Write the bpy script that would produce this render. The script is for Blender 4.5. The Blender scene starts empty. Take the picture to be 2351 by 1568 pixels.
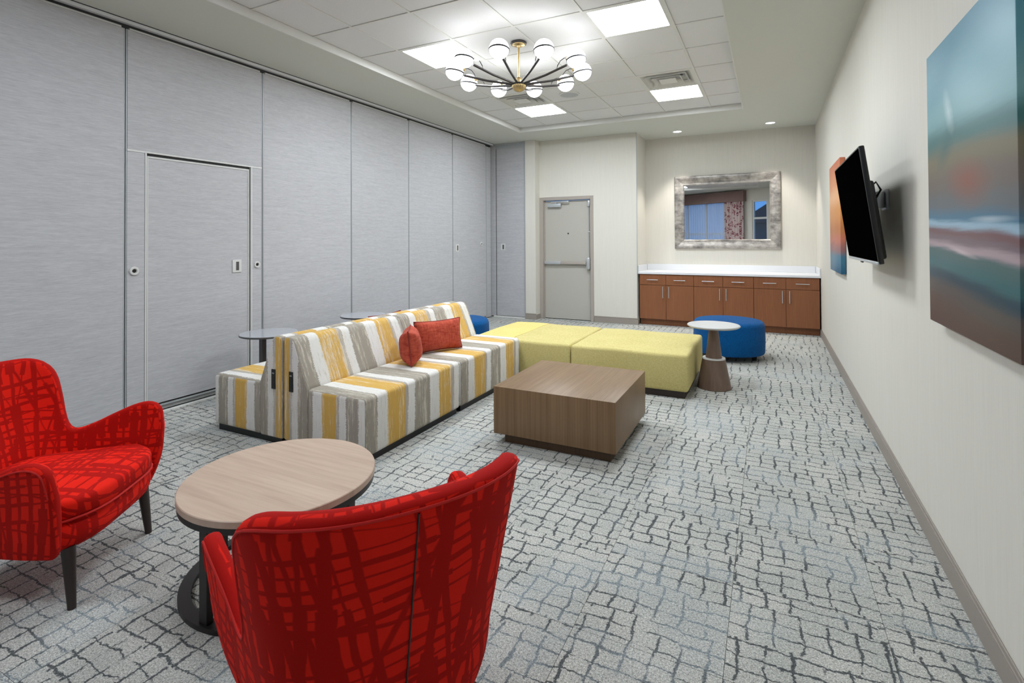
import bpy, bmesh, math, random
from mathutils import Vector, Matrix
random.seed(7)
sc = bpy.context.scene
COL = sc.collection
PI = math.pi

# ------------------------------------------------------------------ camera, world, exposure
FPX, CX0, CY0, YAW, PITCH, ROLL, CAMH = 1183.45, 1175.5, 536.45, 0.462151, 0.0115105, 0.00555, 1.45
fw = Vector((-math.sin(YAW) * math.cos(PITCH), math.cos(YAW) * math.cos(PITCH), math.sin(PITCH)))
rt = Vector((math.cos(YAW), math.sin(YAW), 0)); dn = fw.cross(rt)
r2 = rt * math.cos(ROLL) + dn * math.sin(ROLL); d2 = -rt * math.sin(ROLL) + dn * math.cos(ROLL)
cam = bpy.data.cameras.new('camera'); camo = bpy.data.objects.new('camera', cam); COL.objects.link(camo)
cam.sensor_width = 36.0; cam.lens = 36.0 * FPX / 2351.0
cam.shift_y = (CY0 - 784.0) / 2351.0; cam.clip_start = 0.05; cam.clip_end = 200
m3 = Matrix((r2, -d2, -fw)).transposed()
camo.matrix_world = Matrix.Translation((0, 0, CAMH)) @ m3.to_4x4()
sc.camera = camo

w = bpy.data.worlds.new('world'); sc.world = w; w.use_nodes = True
w.node_tree.nodes['Background'].inputs[0].default_value = (0.16, 0.38, 0.80, 1)
w.node_tree.nodes['Background'].inputs[1].default_value = 1.15

vs = sc.view_settings
vs.view_transform = 'Standard'; vs.look = 'None'; vs.gamma = 1.0; vs.use_curve_mapping = False
vs.exposure = 0.0
sc.cycles.use_denoising = True
sc.cycles.use_adaptive_sampling = True; sc.cycles.adaptive_threshold = .04; sc.cycles.use_light_tree = False
sc.cycles.max_bounces = 5; sc.cycles.diffuse_bounces = 3; sc.cycles.glossy_bounces = 3
sc.cycles.sample_clamp_indirect = 8.0
PANEL_L, PANEL_FILL, GLOBE_L, SPOT_W, DOWN_L = 43.0, 20.0, 7.5, 120.0, 6.0

# ------------------------------------------------------------------ helpers
def S(r, g, b):
    f = lambda c: (c / 255 / 12.92) if c / 255 <= 0.04045 else ((c / 255 + 0.055) / 1.055) ** 2.4
    return (f(r), f(g), f(b), 1.0)

class NT:
    def __init__(s, name):
        s.m = bpy.data.materials.new(name); s.m.use_nodes = True
        s.t = s.m.node_tree; s.b = s.t.nodes['Principled BSDF']
    def n(s, typ, ins=None, **kw):
        nd = s.t.nodes.new('ShaderNode' + typ)
        for k, v in kw.items(): setattr(nd, k, v)
        for k, v in (ins or {}).items(): s.set(nd.inputs[k], v)
        return nd
    def set(s, sock, v):
        if isinstance(v, bpy.types.NodeSocket): s.t.links.new(v, sock)
        elif isinstance(v, bpy.types.Node): s.t.links.new(v.outputs[0], sock)
        else: sock.default_value = v
    def math(s, op, a, b=None, c=None, clamp=False):
        ins = {0: a}
        if b is not None: ins[1] = b
        if c is not None: ins[2] = c
        return s.n('Math', ins, operation=op, use_clamp=clamp).outputs[0]
    def mix(s, f, a, b, mode='MIX'):
        nd = s.n('Mix', data_type='RGBA', blend_type=mode)
        s.set(nd.inputs[0], f); s.set(nd.inputs[6], a); s.set(nd.inputs[7], b)
        return nd.outputs[2]
    def noise(s, vec, scale, detail=3, rough=.5):
        return s.n('TexNoise', {'Vector': vec, 'Scale': scale, 'Detail': detail, 'Roughness': rough}).outputs[0]
    def mapv(s, vec, scale=(1, 1, 1), loc=(0, 0, 0), rot=(0, 0, 0)):
        return s.n('Mapping', {'Vector': vec, 'Scale': scale, 'Location': loc, 'Rotation': rot}).outputs[0]
    def ramp(s, fac, stops, interp='LINEAR'):
        nd = s.n('ValToRGB', {0: fac}); cr = nd.color_ramp; cr.interpolation = interp
        while len(cr.elements) < len(stops): cr.elements.new(0.5)
        for e, (p, c) in zip(cr.elements, stops):
            e.position = p; e.color = c if len(c) == 4 else (*c, 1)
        return nd.outputs[0]
    def obj(s): return s.n('TexCoord').outputs['Object']
    def uv(s): return s.n('TexCoord').outputs['UV']
    def pos(s): return s.n('NewGeometry').outputs['Position']
    def fin(s, col, rough=.6, metal=0., bump=None, bs=.3, bd=.002, spec=None, **kw):
        s.set(s.b.inputs['Base Color'], col); s.set(s.b.inputs['Roughness'], rough)
        s.set(s.b.inputs['Metallic'], metal)
        if spec is not None: s.set(s.b.inputs['Specular IOR Level'], spec)
        for k, v in kw.items(): s.set(s.b.inputs[k], v)
        if bump is not None:
            bn = s.n('Bump', {'Height': bump, 'Strength': bs, 'Distance': bd}); s.set(s.b.inputs['Normal'], bn.outputs[0])
        return s.m

def plain(name, rgb, rough=.5, metal=0., spec=None):
    k = NT(name); v = k.noise(k.obj(), 18, 2)
    c = k.mix(k.math('MULTIPLY', v, .12), S(*rgb), tuple(x * .8 for x in S(*rgb)[:3]) + (1,))
    return k.fin(c, rough, metal, spec=spec)

def emit(name, rgb, strength):
    k = NT(name); e = k.n('Emission', {0: (*rgb, 1), 1: strength})
    k.t.links.new(e.outputs[0], k.t.nodes['Material Output'].inputs[0]); return k.m

MAT = {}
# carpet -----------------------------------------------------------
def carpet():
    k = NT('carpet'); rnd = k.n('ObjectInfo').outputs['Random']
    off = k.n('CombineXYZ', {0: k.math('MULTIPLY', k.math('FLOOR', k.math('MULTIPLY', rnd, 7.0)), 3.37), 1: k.math('MULTIPLY', k.math('FLOOR', k.math('MULTIPLY', rnd, 7.0)), 1.91)})
    p0 = k.n('VectorMath', {0: k.pos(), 1: off.outputs[0]}, operation='ADD').outputs[0]
    wob = k.n('TexNoise', {'Vector': p0, 'Scale': 9.0, 'Detail': 2.0})
    wv = k.n('VectorMath', {0: k.n('VectorMath', {0: wob.outputs['Color'], 1: (.5, .5, .5)}, operation='SUBTRACT').outputs[0], 'Scale': .05}, operation='SCALE').outputs[0]
    fz = k.n('TexNoise', {'Vector': p0, 'Scale': 90.0, 'Detail': 2.0})
    fv = k.n('VectorMath', {0: k.n('VectorMath', {0: fz.outputs['Color'], 1: (.5, .5, .5)}, operation='SUBTRACT').outputs[0], 'Scale': .018}, operation='SCALE').outputs[0]
    p = k.n('VectorMath', {0: k.n('VectorMath', {0: p0, 1: wv}, operation='ADD').outputs[0], 1: fv}, operation='ADD').outputs[0]
    sx = k.n('SeparateXYZ', {0: p})
    u = k.math('DIVIDE', sx.outputs[0], .088); v = k.math('DIVIDE', sx.outputs[1], .071)
    ju = k.n('TexWhiteNoise', {'W': k.math('FLOOR', k.math('MULTIPLY', v, .34))}, noise_dimensions='1D').outputs[0]
    jv = k.n('TexWhiteNoise', {'W': k.math('FLOOR', k.math('MULTIPLY', u, .26))}, noise_dimensions='1D').outputs[0]
    u2 = k.math('ADD', u, k.math('MULTIPLY', ju, .8)); v2 = k.math('ADD', v, k.math('MULTIPLY', jv, .5))
    n1 = k.noise(k.mapv(p0, loc=(3, 1, 0)), 6.5, 2); n2 = k.noise(k.mapv(p0, loc=(9, 5, 2)), 6.5, 2)
    def line(c, nz, wid):
        d = k.math('ABSOLUTE', k.math('SUBTRACT', k.math('FRACT', c), .5))
        wd = k.math('MULTIPLY_ADD', nz, .14, wid)
        return k.math('MULTIPLY', k.math('SUBTRACT', k.math('ADD', d, wd), .5), 25.0, clamp=True)
    lu = k.math('MULTIPLY', line(u2, n1, .0), k.math('MULTIPLY', k.math('SUBTRACT', n1, .36), 14., clamp=True))
    lv = k.math('MULTIPLY', line(v2, n2, .0), k.math('MULTIPLY', k.math('SUBTRACT', n2, .33), 14., clamp=True))
    ln = k.math('MAXIMUM', lu, lv)
    hue = k.math('MULTIPLY', k.math('SUBTRACT', k.noise(k.mapv(p0, loc=(7, 2, 9)), 2.6, 2), .38), 9., clamp=True)
    lc = k.mix(hue, S(138, 148, 153), S(72, 77, 81))
    sp = k.noise(p0, 260, 2, .7); sp2 = k.noise(p0, 120, 2, .6)
    base = k.mix(k.math('MULTIPLY', k.math('SUBTRACT', k.noise(p0, 3.0, 2), .35), 3., clamp=True), S(188, 188, 182), S(203, 201, 194))
    base = k.mix(k.math('MULTIPLY', k.math('SUBTRACT', 1., hue), .16), base, S(166, 178, 184))
    c = k.mix(k.math('MULTIPLY', ln, .9), base, lc)
    sv = k.math('MULTIPLY_ADD', k.math('ADD', k.math('SUBTRACT', sp, .5), k.math('MULTIPLY', k.math('SUBTRACT', sp2, .5), .6)), 2.5, .93)
    cc = k.n('CombineXYZ', {0: sv, 1: sv, 2: sv}).outputs[0]
    c = k.mix(1.0, c, cc, 'MULTIPLY')
    return k.fin(c, .95, 0, bump=k.math('SUBTRACT', sp, k.math('MULTIPLY', ln, .5)), bs=.6, bd=.006, spec=.1)
MAT['carpet'] = carpet()

def wallpaper(name, rgb, rgb2):
    k = NT(name); p = k.pos()
    st = k.noise(k.mapv(p, (160, 160, 4)), 1, 3, .6); st2 = k.noise(k.mapv(p, (30, 30, 1.2)), 1, 2)
    c = k.mix(k.math('MULTIPLY_ADD', st, .7, k.math('MULTIPLY', st2, .3)), S(*rgb), S(*rgb2))
    return k.fin(c, .75, 0, bump=st, bs=.25, bd=.001, spec=.25)
MAT['paper'] = wallpaper('beige_wallpaper', (211, 206, 195), (228, 224, 214))

def panelfab():
    k = NT('partition_fabric'); p = k.pos()
    st = k.noise(k.mapv(p, (16, 16, 260)), 1, 3, .65); st2 = k.noise(k.mapv(p, (3, 3, 40)), 1, 3)
    c = k.mix(k.math('MULTIPLY', k.math('SUBTRACT', k.math('MULTIPLY_ADD', st, .7, k.math('MULTIPLY', st2, .3)), .3), 2.4, clamp=True), S(170, 169, 172), S(202, 201, 203))
    return k.fin(c, .7, 0, bump=st, bs=.2, bd=.001, spec=.3)
MAT['panel'] = panelfab()

def tilemat():
    k = NT('ceiling_tile'); p = k.pos(); sp = k.noise(p, 180, 3, .7)
    c = k.mix(sp, S(218, 217, 216), S(238, 238, 237)); return k.fin(c, .9, 0, bump=sp, bs=.35, bd=.002, spec=.1)
MAT['tile'] = tilemat()

def paint(name, rgb, rough=.8):
    k = NT(name); v = k.noise(k.pos(), 60, 3)
    return k.fin(k.mix(v, S(*[max(0, c - 4) for c in rgb]), S(*rgb)), rough, 0, bump=v, bs=.05, bd=.001, spec=.2)
MAT['soffit'] = paint('soffit_paint', (214, 215, 206))
MAT['white_paint'] = paint('white_paint', (228, 227, 222), .6)
MAT['base'] = paint('taupe_baseboard', (158, 149, 140), .5)
MAT['doorpaint'] = paint('greige_door_paint', (186, 182, 173), .45)
MAT['framepaint'] = paint('taupe_frame_paint', (172, 163, 154), .4)
MAT['alu'] = plain('brushed_aluminium', (184, 188, 190), .4, .25)
MAT['steel'] = plain('satin_steel', (196, 198, 200), .3, .5)
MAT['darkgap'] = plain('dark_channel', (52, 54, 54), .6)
MAT['grey_seal'] = plain('grey_seal', (146, 147, 144), .6)
MAT['black'] = plain('black_plastic', (14, 14, 15), .4)
MAT['blackmetal'] = plain('black_metal', (42, 38, 37), .38, .3)
MAT['bandblack'] = plain('matte_dark_band', (34, 32, 32), .8)
MAT['bronze'] = plain('dark_bronze', (66, 62, 60), .4, .5)
MAT['brass'] = plain('brushed_brass', (204, 178, 126), .32, 1.0)
MAT['white_top'] = plain('white_laminate', (214, 213, 210), .3)
MAT['pale_top'] = plain('pale_grey_laminate', (188, 186, 183), .35)
MAT['quartz'] = plain('white_quartz', (232, 233, 236), .25)
MAT['darkwood'] = plain('espresso_wood', (48, 36, 32), .4)
MAT['greytop'] = plain('grey_glossy_top', (176, 178, 184), .05, 0., 1.0)
MAT['greyedge'] = plain('charcoal_edge', (82, 80, 80), .4)

def wood(name, c1, c2, scale=(3, 3, 3), grain=(60, 3, 3), rough=.4, spec=.4, world=False):
    k = NT(name); p = k.obj()
    g = k.noise(k.mapv(p, grain), 1, 4, .6); g2 = k.noise(k.mapv(p, tuple(x * .2 for x in grain)), 1, 3, .5)
    f = k.math('MULTIPLY', k.math('SUBTRACT', k.math('MULTIPLY_ADD', g, .6, k.math('MULTIPLY', g2, .4)), .28), 2.3, clamp=True)
    return k.fin(k.mix(f, S(*c1), S(*c2)), rough, 0, bump=g, bs=.06, bd=.001, spec=spec)
MAT['cherry'] = wood('cherry_veneer', (124, 76, 47), (148, 94, 61), grain=(70, 20, 3.5))
MAT['zebra'] = wood('zebrano_laminate', (110, 84, 56), (148, 119, 88), grain=(95, 3.0, 1.2), rough=.42)
MAT['plinthwood'] = wood('brown_plinth', (72, 54, 38), (92, 70, 50), grain=(60, 3, 3))
MAT['oak'] = wood('pale_oak_laminate', (170, 143, 124), (204, 180, 160), grain=(2.2, 42, 2), rough=.38)
MAT['walnutcone'] = wood('taupe_walnut', (100, 80, 68), (124, 102, 88), grain=(50, 50, 3))

def fabric(name, c1, c2, scale=220, rough=.9, bs=.5):
    k = NT(name); p = k.obj()
    a = k.noise(k.mapv(p, (scale, scale * .25, scale * .25)), 1, 2); b = k.noise(k.mapv(p, (scale * .25, scale * .25, scale)), 1, 2)
    cc = k.noise(p, 3, 2)
    f = k.math('MULTIPLY', k.math('SUBTRACT', k.math('ADD', k.math('MULTIPLY', k.math('ADD', a, b), .42), k.math('MULTIPLY', cc, .16)), .28), 2.3, clamp=True)
    return k.fin(k.mix(f, S(*c1), S(*c2)), rough, 0, bump=k.math('ADD', a, b), bs=bs, bd=.002, spec=.15, **{'Sheen Weight': .06})
MAT['yellow'] = fabric('yellow_woven', (182, 166, 98), (220, 207, 146))
MAT['yellow2'] = fabric('golden_woven', (212, 190, 106), (230, 211, 140))
MAT['blue'] = fabric('blue_woven', (0, 54, 104), (0, 94, 158))
MAT['orange'] = fabric('rust_woven', (140, 40, 30), (204, 96, 72), 70)
MAT['rustpipe'] = plain('rust_piping', (136, 44, 34), .8)

def stripes():
    k = NT('striped_upholstery'); tc = k.n('TexCoord')
    p = k.n('SeparateXYZ', {0: tc.outputs['Object']}); nn = k.n('SeparateXYZ', {0: tc.outputs['Normal']})
    end = k.math('GREATER_THAN', k.math('ABSOLUTE', nn.outputs[1]), .75)
    t = k.math('SUBTRACT', p.outputs[2], p.outputs[0])
    t = k.math('ADD', k.math('MULTIPLY', t, k.math('SUBTRACT', 1., end)), k.math('MULTIPLY', p.outputs[2], end))
    s1 = p.outputs[1]; s2 = k.math('MULTIPLY_ADD', p.outputs[0], 1.35, .32)
    s = k.math('ADD', k.math('MULTIPLY', s1, k.math('SUBTRACT', 1., end)), k.math('MULTIPLY', s2, end))
    sv = k.n('CombineXYZ', {0: s, 1: t, 2: end}).outputs[0]
    d = k.math('MULTIPLY', k.math('SUBTRACT', k.noise(k.mapv(sv, (9, 2.0, 1)), 1, 3, .6), .5), .06)
    d2_ = k.math('MULTIPLY', k.math('SUBTRACT', k.noise(k.mapv(sv, (45, 120, 1)), 1, 4, .75), .5), .055)
    x = k.math('FRACT', k.math('DIVIDE', k.math('ADD', k.math('ADD', s, d), d2_), 1.15))
    TA, WH, YE, WS, LG = S(158, 150, 138), S(222, 219, 214), S(208, 166, 84), S(196, 188, 174), S(176, 168, 158)
    col = k.ramp(x, [(0, TA), (.105, WH), (.19, YE), (.355, LG), (.385, WH), (.45, TA), (.62, WH), (.715, YE), (.875, LG), (.90, WH), (.97, TA)], 'CONSTANT')
    br = k.noise(k.mapv(sv, (170, 10, 1)), 1, 5, .8); br2 = k.noise(k.mapv(sv, (24, 1.3, 1), loc=(3, 1, 0)), 1, 3, .6)
    g = k.noise(k.mapv(sv, (500, 500, 1)), 1, 1)
    m = k.math('MULTIPLY', k.math('SUBTRACT', k.math('MULTIPLY_ADD', br, .55, k.math('MULTIPLY', br2, .45)), .525), 18., clamp=True)
    col2 = k.mix(k.math('MULTIPLY', m, .75), col, S(224, 216, 200))
    m2 = k.math('MULTIPLY', k.math('SUBTRACT', k.noise(k.mapv(sv, (120, 6, 1), loc=(8, 3, 0)), 1, 5, .8), .555), 14., clamp=True)
    col3 = k.mix(k.math('MULTIPLY', m2, .6), col2, S(164, 150, 126))
    return k.fin(col3, .85, 0, bump=g, bs=.3, bd=.001, spec=.2)
MAT['stripe'] = stripes()

def redfab():
    k = NT('red_brushstroke_fabric'); uv = k.uv()
    nz = k.n('TexNoise', {'Vector': uv, 'Scale': 7.0, 'Detail': 2.0})
    wv = k.n('VectorMath', {0: k.n('VectorMath', {0: nz.outputs['Color'], 1: (.5, .5, .5)}, operation='SUBTRACT').outputs[0], 'Scale': .022}, operation='SCALE').outputs[0]
    p = k.n('VectorMath', {0: uv, 1: wv}, operation='ADD').outputs[0]
    def vor(scale, rot, th, loc):
        v = k.n('TexVoronoi', {'Vector': k.mapv(p, scale, loc, (0, 0, rot)), 'Scale': 1.0, 'Randomness': 1.0}, feature='DISTANCE_TO_EDGE')
        return k.math('MULTIPLY', k.math('SUBTRACT', th, v.outputs['Distance']), 26., clamp=True)
    def strokes(freq, rot, width, loc, mth):
        q = k.n('SeparateXYZ', {0: k.mapv(p, (1, 1, 1), loc, (0, 0, rot))})
        xx = k.math('MULTIPLY', q.outputs[0], freq)
        cell = k.n('TexWhiteNoise', {'W': k.math('FLOOR', xx)}, noise_dimensions='1D').outputs[0]
        yy = k.math('ADD', k.math('MULTIPLY', q.outputs[1], 7.0), k.math('MULTIPLY', cell, 37.))
        c2 = k.n('TexWhiteNoise', {'Vector': k.n('CombineXYZ', {0: k.math('FLOOR', xx), 1: k.math('FLOOR', yy), 2: 1.0})}, noise_dimensions='3D')
        d = k.math('ABSOLUTE', k.math('SUBTRACT', k.math('FRACT', xx), .5))
        wd = k.math('MULTIPLY', k.math('MULTIPLY_ADD', c2.outputs[0], .8, .3), width)
        on = k.math('GREATER_THAN', cell, mth)
        return k.math('MULTIPLY', k.math('MULTIPLY', k.math('SUBTRACT', wd, d), 14., clamp=True), on)
    a = strokes(23., .05, .44, (0, 0, 0), .30); b = strokes(26., -.16, .34, (3, 2, 0), .45)
    c = strokes(29., 1.47, .26, (1, 5, 0), .40); e = strokes(21., 1.70, .2, (6, 1, 0), .45); f = strokes(13., .42, .15, (9, 4, 0), .55)
    m = k.math('MAXIMUM', k.math('MAXIMUM', k.math('MAXIMUM', a, b), k.math('MAXIMUM', c, e)), f)
    sp = k.noise(p, 900, 2, .6)
    br = k.mix(k.noise(uv, 6, 2), S(220, 22, 8), S(236, 40, 22))
    dk = k.mix(sp, S(146, 4, 2), S(182, 18, 10))
    return k.fin(k.mix(k.math('MULTIPLY', m, .88), br, dk), .85, 0, bump=k.math('MULTIPLY_ADD', sp, .4, k.math('MULTIPLY', m, .6)), bs=.5, bd=.002, spec=.15)
MAT['red'] = redfab()
MAT['redpipe'] = plain('red_welt', (196, 22, 14), .8)

def mirror_frame():
    k = NT('weathered_silver_wood'); p = k.obj()
    a = k.noise(k.mapv(p, (5, 5, 5)), 1, 5, .65); b = k.noise(k.mapv(p, (9, 20, 20)), 1, 4, .6)
    f = k.math('MULTIPLY', k.math('SUBTRACT', k.math('MULTIPLY_ADD', a, .6, k.math('MULTIPLY', b, .4)), .38), 4., clamp=True)
    c = k.ramp(f, [(0, S(104, 101, 98)), (.45, S(150, 144, 138)), (1, S(192, 186, 178))])
    return k.fin(c, .4, .35, bump=a, bs=.2, bd=.003)
MAT['mframe'] = mirror_frame()
k = NT('mirror_glass'); MAT['mirror'] = k.fin((.93, .94, .94, 1), .01, 1.0)
k = NT('tv_screen'); MAT['screen'] = k.fin((.001, .001, .001, 1), .5, 0, spec=.0)

def art(name, stops, slope, seed, amp, blobs):
    k = NT(name); p = k.obj(); q = k.n('SeparateXYZ', {0: p})
    n1 = k.noise(k.mapv(p, (1, 1.5, 3.0), (seed, seed, 0), (.2, 0, 0)), 1, 1, .4)
    n2 = k.noise(k.mapv(p, (1, 2.5, 45), (seed, 3, 0), (.10, 0, 0)), 1, 4, .6)
    z = k.math('DIVIDE', q.outputs[2], 1.15)
    z = k.math('ADD', z, k.math('MULTIPLY', k.math('SUBTRACT', n1, .5), amp))
    z = k.math('ADD', z, k.math('MULTIPLY', k.math('SUBTRACT', n2, .5), .028))
    z = k.math('ADD', z, k.math('MULTIPLY', q.outputs[1], slope))
    c = k.ramp(z, stops, 'EASE')
    for (by, bz, ry, rz, rot, col, st) in blobs:
        m = k.mapv(k.n('VectorMath', {0: p, 1: (0, by, bz)}, operation='SUBTRACT').outputs[0], (0, 1, 1), (0, 0, 0), (rot, 0, 0))
        m = k.n('VectorMath', {0: m, 1: (1, 1 / ry, 1 / rz)}, operation='MULTIPLY').outputs[0]
        d = k.n('VectorMath', {0: m}, operation='LENGTH').outputs['Value']
        f = k.math('MULTIPLY', k.math('SUBTRACT', k.math('MULTIPLY_ADD', n2, .4, .8), d), st, clamp=True)
        c = k.mix(f, c, col)
    w_ = k.noise(k.mapv(p, (1, 60, 400)), 1, 2)
    return k.fin(c, .45, 0, bump=w_, bs=.15, bd=.001, spec=.4)
MAT['art_teal'] = art('teal_abstract_canvas', [(0, S(96, 70, 63)), (.06, S(100, 80, 72)), (.12, S(94, 88, 86)), (.165, S(44, 74, 90)), (.20, S(62, 110, 116)), (.25, S(84, 112, 114)), (.275, S(184, 164, 170)), (.30, S(130, 114, 120)), (.325, S(126, 94, 98)), (.352, S(160, 190, 208)), (.375, S(84, 126, 152)), (.42, S(112, 116, 120)), (.5, S(122, 110, 102)), (.57, S(128, 120, 98)), (.64, S(64, 114, 114)), (.72, S(120, 168, 174)), (.85, S(94, 152, 166)), (1., S(68, 130, 152))], -.05, 2.0, .05,
    [(-.04, .56, .26, .10, -.1, S(152, 88, 70), .8), (.16, .85, .05, .12, .5, S(206, 224, 224), .6), (.2, .72, .16, .07, .5, S(50, 98, 100), .7), (-.25, .42, .22, .014, -.03, S(214, 226, 232), .6), (.05, .31, .2, .012, -.12, S(222, 204, 206), .7), (.2, 1.05, .3, .12, .5, S(70, 132, 156), .6)])
MAT['art_orange'] = art('orange_abstract_canvas', [(0, S(36, 96, 128)), (.13, S(64, 120, 146)), (.2, S(150, 104, 104)), (.3, S(196, 116, 92)), (.38, S(190, 120, 70)), (.55, S(214, 146, 84)), (.7, S(232, 176, 128)), (.82, S(214, 142, 96)), (1., S(204, 120, 88))], 0., 5.0, .05, [(.2, .3, .3, .03, .1, S(150, 90, 90), .5)])
MAT['panel_light'] = emit('troffer_diffuser', (0.92, 1.0, 1.07), PANEL_L)
MAT['panel_fill'] = emit('added_fill_diffuser', (0.92, 1.0, 1.07), PANEL_FILL)  # weaker glow for the unseen panels added above the armchairs
MAT['globe'] = emit('opal_globe_glow', (0.97, 1.0, 1.03), GLOBE_L)
MAT['downlens'] = emit('downlight_lens', (0.9, 0.97, 1.0), DOWN_L)
def glassmat():
    k = NT('window_glass'); tr = k.n('BsdfTransparent', {0: (.8, .9, .97, 1)}); gl = k.n('BsdfGlossy', {0: (1, 1, 1, 1), 1: .02})
    mx = k.n('MixShader', {0: .06, 1: tr.outputs[0], 2: gl.outputs[0]})
    k.t.links.new(mx.outputs[0], k.t.nodes['Material Output'].inputs[0]); return k.m
MAT['glass'] = glassmat()
def sheermat():
    k = NT('white_sheer'); tr = k.n('BsdfTransparent', {0: (1, 1, 1, 1)}); tl = k.n('BsdfTranslucent', {0: (.9, .92, .95, 1)}); df = k.n('BsdfDiffuse', {0: (.85, .87, .9, 1)})
    a = k.n('MixShader', {0: .5, 1: tl.outputs[0], 2: df.outputs[0]}); mx = k.n('MixShader', {0: .45, 1: tr.outputs[0], 2: a.outputs[0]})
    k.t.links.new(mx.outputs[0], k.t.nodes['Material Output'].inputs[0]); return k.m
MAT['sheer'] = sheermat()
def floral():
    k = NT('rose_patterned_drape'); p = k.uv()
    v = k.n('TexVoronoi', {'Vector': p, 'Scale': 7.0}); n = k.noise(p, 22, 3)
    m = k.math('MULTIPLY', k.math('SUBTRACT', k.math('ADD', .56, k.math('MULTIPLY', k.math('SUBTRACT', n, .5), .6)), v.outputs['Distance']), 9., clamp=True)
    m2 = k.math('MULTIPLY', k.math('SUBTRACT', n, .44), 9., clamp=True)
    return k.fin(k.mix(k.math('MULTIPLY', m, m2), S(206, 186, 182), S(132, 52, 66)), .9)
MAT['floral'] = floral()
MAT['valance'] = fabric('taupe_valance', (128, 104, 98), (150, 126, 118), 80)
MAT['roofing'] = plain('dark_roof', (74, 62, 64), .8)
MAT['siding'] = plain('dusk_siding', (74, 88, 92), .8)
MAT['asphalt'] = plain('asphalt', (60, 66, 74), .9)

# ------------------------------------------------------------------ mesh helpers
def link(o, parent=None):
    COL.objects.link(o)
    if parent is not None: o.parent = parent
    return o
def finish(bm, name, mat, parent=None, smooth=None, loc=None, kind=None):
    me = bpy.data.meshes.new(name)
    bmesh.ops.recalc_face_normals(bm, faces=bm.faces[:]); bm.to_mesh(me); bm.free()
    mats = mat if isinstance(mat, (list, tuple)) else [mat]
    for q in mats: me.materials.append(MAT[q] if isinstance(q, str) else q)
    if smooth is not None:
        me.polygons.foreach_set('use_smooth', [True] * len(me.polygons)); me.set_sharp_from_angle(angle=math.radians(smooth))
    o = link(bpy.data.objects.new(name, me), parent)
    if loc is not None: o.location = loc
    if kind: o['kind'] = kind
    return o
def bbox(bm, x0, x1, y0, y1, z0, z1, bev=0, seg=2):
    vs_ = [bm.verts.new((x, y, z)) for x in (x0, x1) for y in (y0, y1) for z in (z0, z1)]
    fs = [(0, 1, 3, 2), (4, 6, 7, 5), (0, 4, 5, 1), (2, 3, 7, 6), (0, 2, 6, 4), (1, 5, 7, 3)]
    F = [bm.faces.new([vs_[i] for i in f]) for f in fs]
    if bev > 0:
        es = list({e for f in F for e in f.edges})
        bmesh.ops.bevel(bm, geom=es, offset=bev, segments=seg, profile=.5, affect='EDGES')
    return bm
def box(name, x0, x1, y0, y1, z0, z1, mat, parent=None, bev=0, seg=2, kind=None, local=False, loc=None):
    bm = bmesh.new(); bbox(bm, min(x0, x1), max(x0, x1), min(y0, y1), max(y0, y1), min(z0, z1), max(z0, z1), bev, seg)
    return finish(bm, name, mat, parent, 40 if bev else None, loc, kind)
def boxes(name, lst, mat, parent=None, bev=0, kind=None, loc=None):
    bm = bmesh.new()
    for b in lst: bbox(bm, *b, bev)
    return finish(bm, name, mat, parent, 40 if bev else None, loc, kind)
def lathe(name, prof, mat, parent=None, seg=48, loc=None, smooth=35, kind=None):
    bm = bmesh.new(); rings = []
    for r, z in prof:
        if r < 1e-5: rings.append([bm.verts.new((0, 0, z))])
        else: rings.append([bm.verts.new((r * math.cos(2 * PI * i / seg), r * math.sin(2 * PI * i / seg), z)) for i in range(seg)])
    for a, b in zip(rings, rings[1:]):
        for i in range(seg):
            j = (i + 1) % seg
            if len(a) == 1 and len(b) == 1: continue
            if len(a) == 1: bm.faces.new((a[0], b[i], b[j]))
            elif len(b) == 1: bm.faces.new((a[i], a[j], b[0]))
            else: bm.faces.new((a[i], a[j], b[j], b[i]))
    return finish(bm, name, mat, parent, smooth, loc, kind)
def tube_bm(bm, pts, rad, seg=8, cap=True):
    pts = [Vector(p) for p in pts]; rings = []
    rad = rad if isinstance(rad, (list, tuple)) else [rad] * len(pts)
    up = Vector((0, 0, 1))
    for i, p in enumerate(pts):
        t = (pts[min(i + 1, len(pts) - 1)] - pts[max(i - 1, 0)]).normalized()
        a = up if abs(t.dot(up)) < .95 else Vector((1, 0, 0))
        x = t.cross(a).normalized(); y = t.cross(x).normalized()
        rings.append([bm.verts.new(p + (x * math.cos(2 * PI * k_ / seg) + y * math.sin(2 * PI * k_ / seg)) * rad[i]) for k_ in range(seg)])
    for a, b in zip(rings, rings[1:]):
        for i in range(seg):
            j = (i + 1) % seg; bm.faces.new((a[i], a[j], b[j], b[i]))
    if cap: bm.faces.new(rings[0]); bm.faces.new(rings[-1])
def tube(name, pts, rad, mat, parent=None, seg=8, loc=None):
    bm = bmesh.new(); tube_bm(bm, pts, rad, seg); return finish(bm, name, mat, parent, 50, loc)
def prism(name, poly, axis, a, b, mat, parent=None, bev=0, seg=3, loc=None, kind=None):
    bm = bmesh.new()
    mk = {'x': lambda u, v, t: (t, u, v), 'y': lambda u, v, t: (u, t, v), 'z': lambda u, v, t: (u, v, t)}[axis]
    A = [bm.verts.new(mk(u, v, a)) for u, v in poly]; B = [bm.verts.new(mk(u, v, b)) for u, v in poly]
    F = [bm.faces.new(A), bm.faces.new(B[::-1])]; n = len(poly)
    for i in range(n): F.append(bm.faces.new((A[i], B[i], B[(i + 1) % n], A[(i + 1) % n])))
    if bev: bmesh.ops.bevel(bm, geom=bm.edges[:], offset=bev, segments=seg, profile=.5, affect='EDGES')
    return finish(bm, name, mat, parent, 40 if bev else None, loc, kind)
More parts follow.
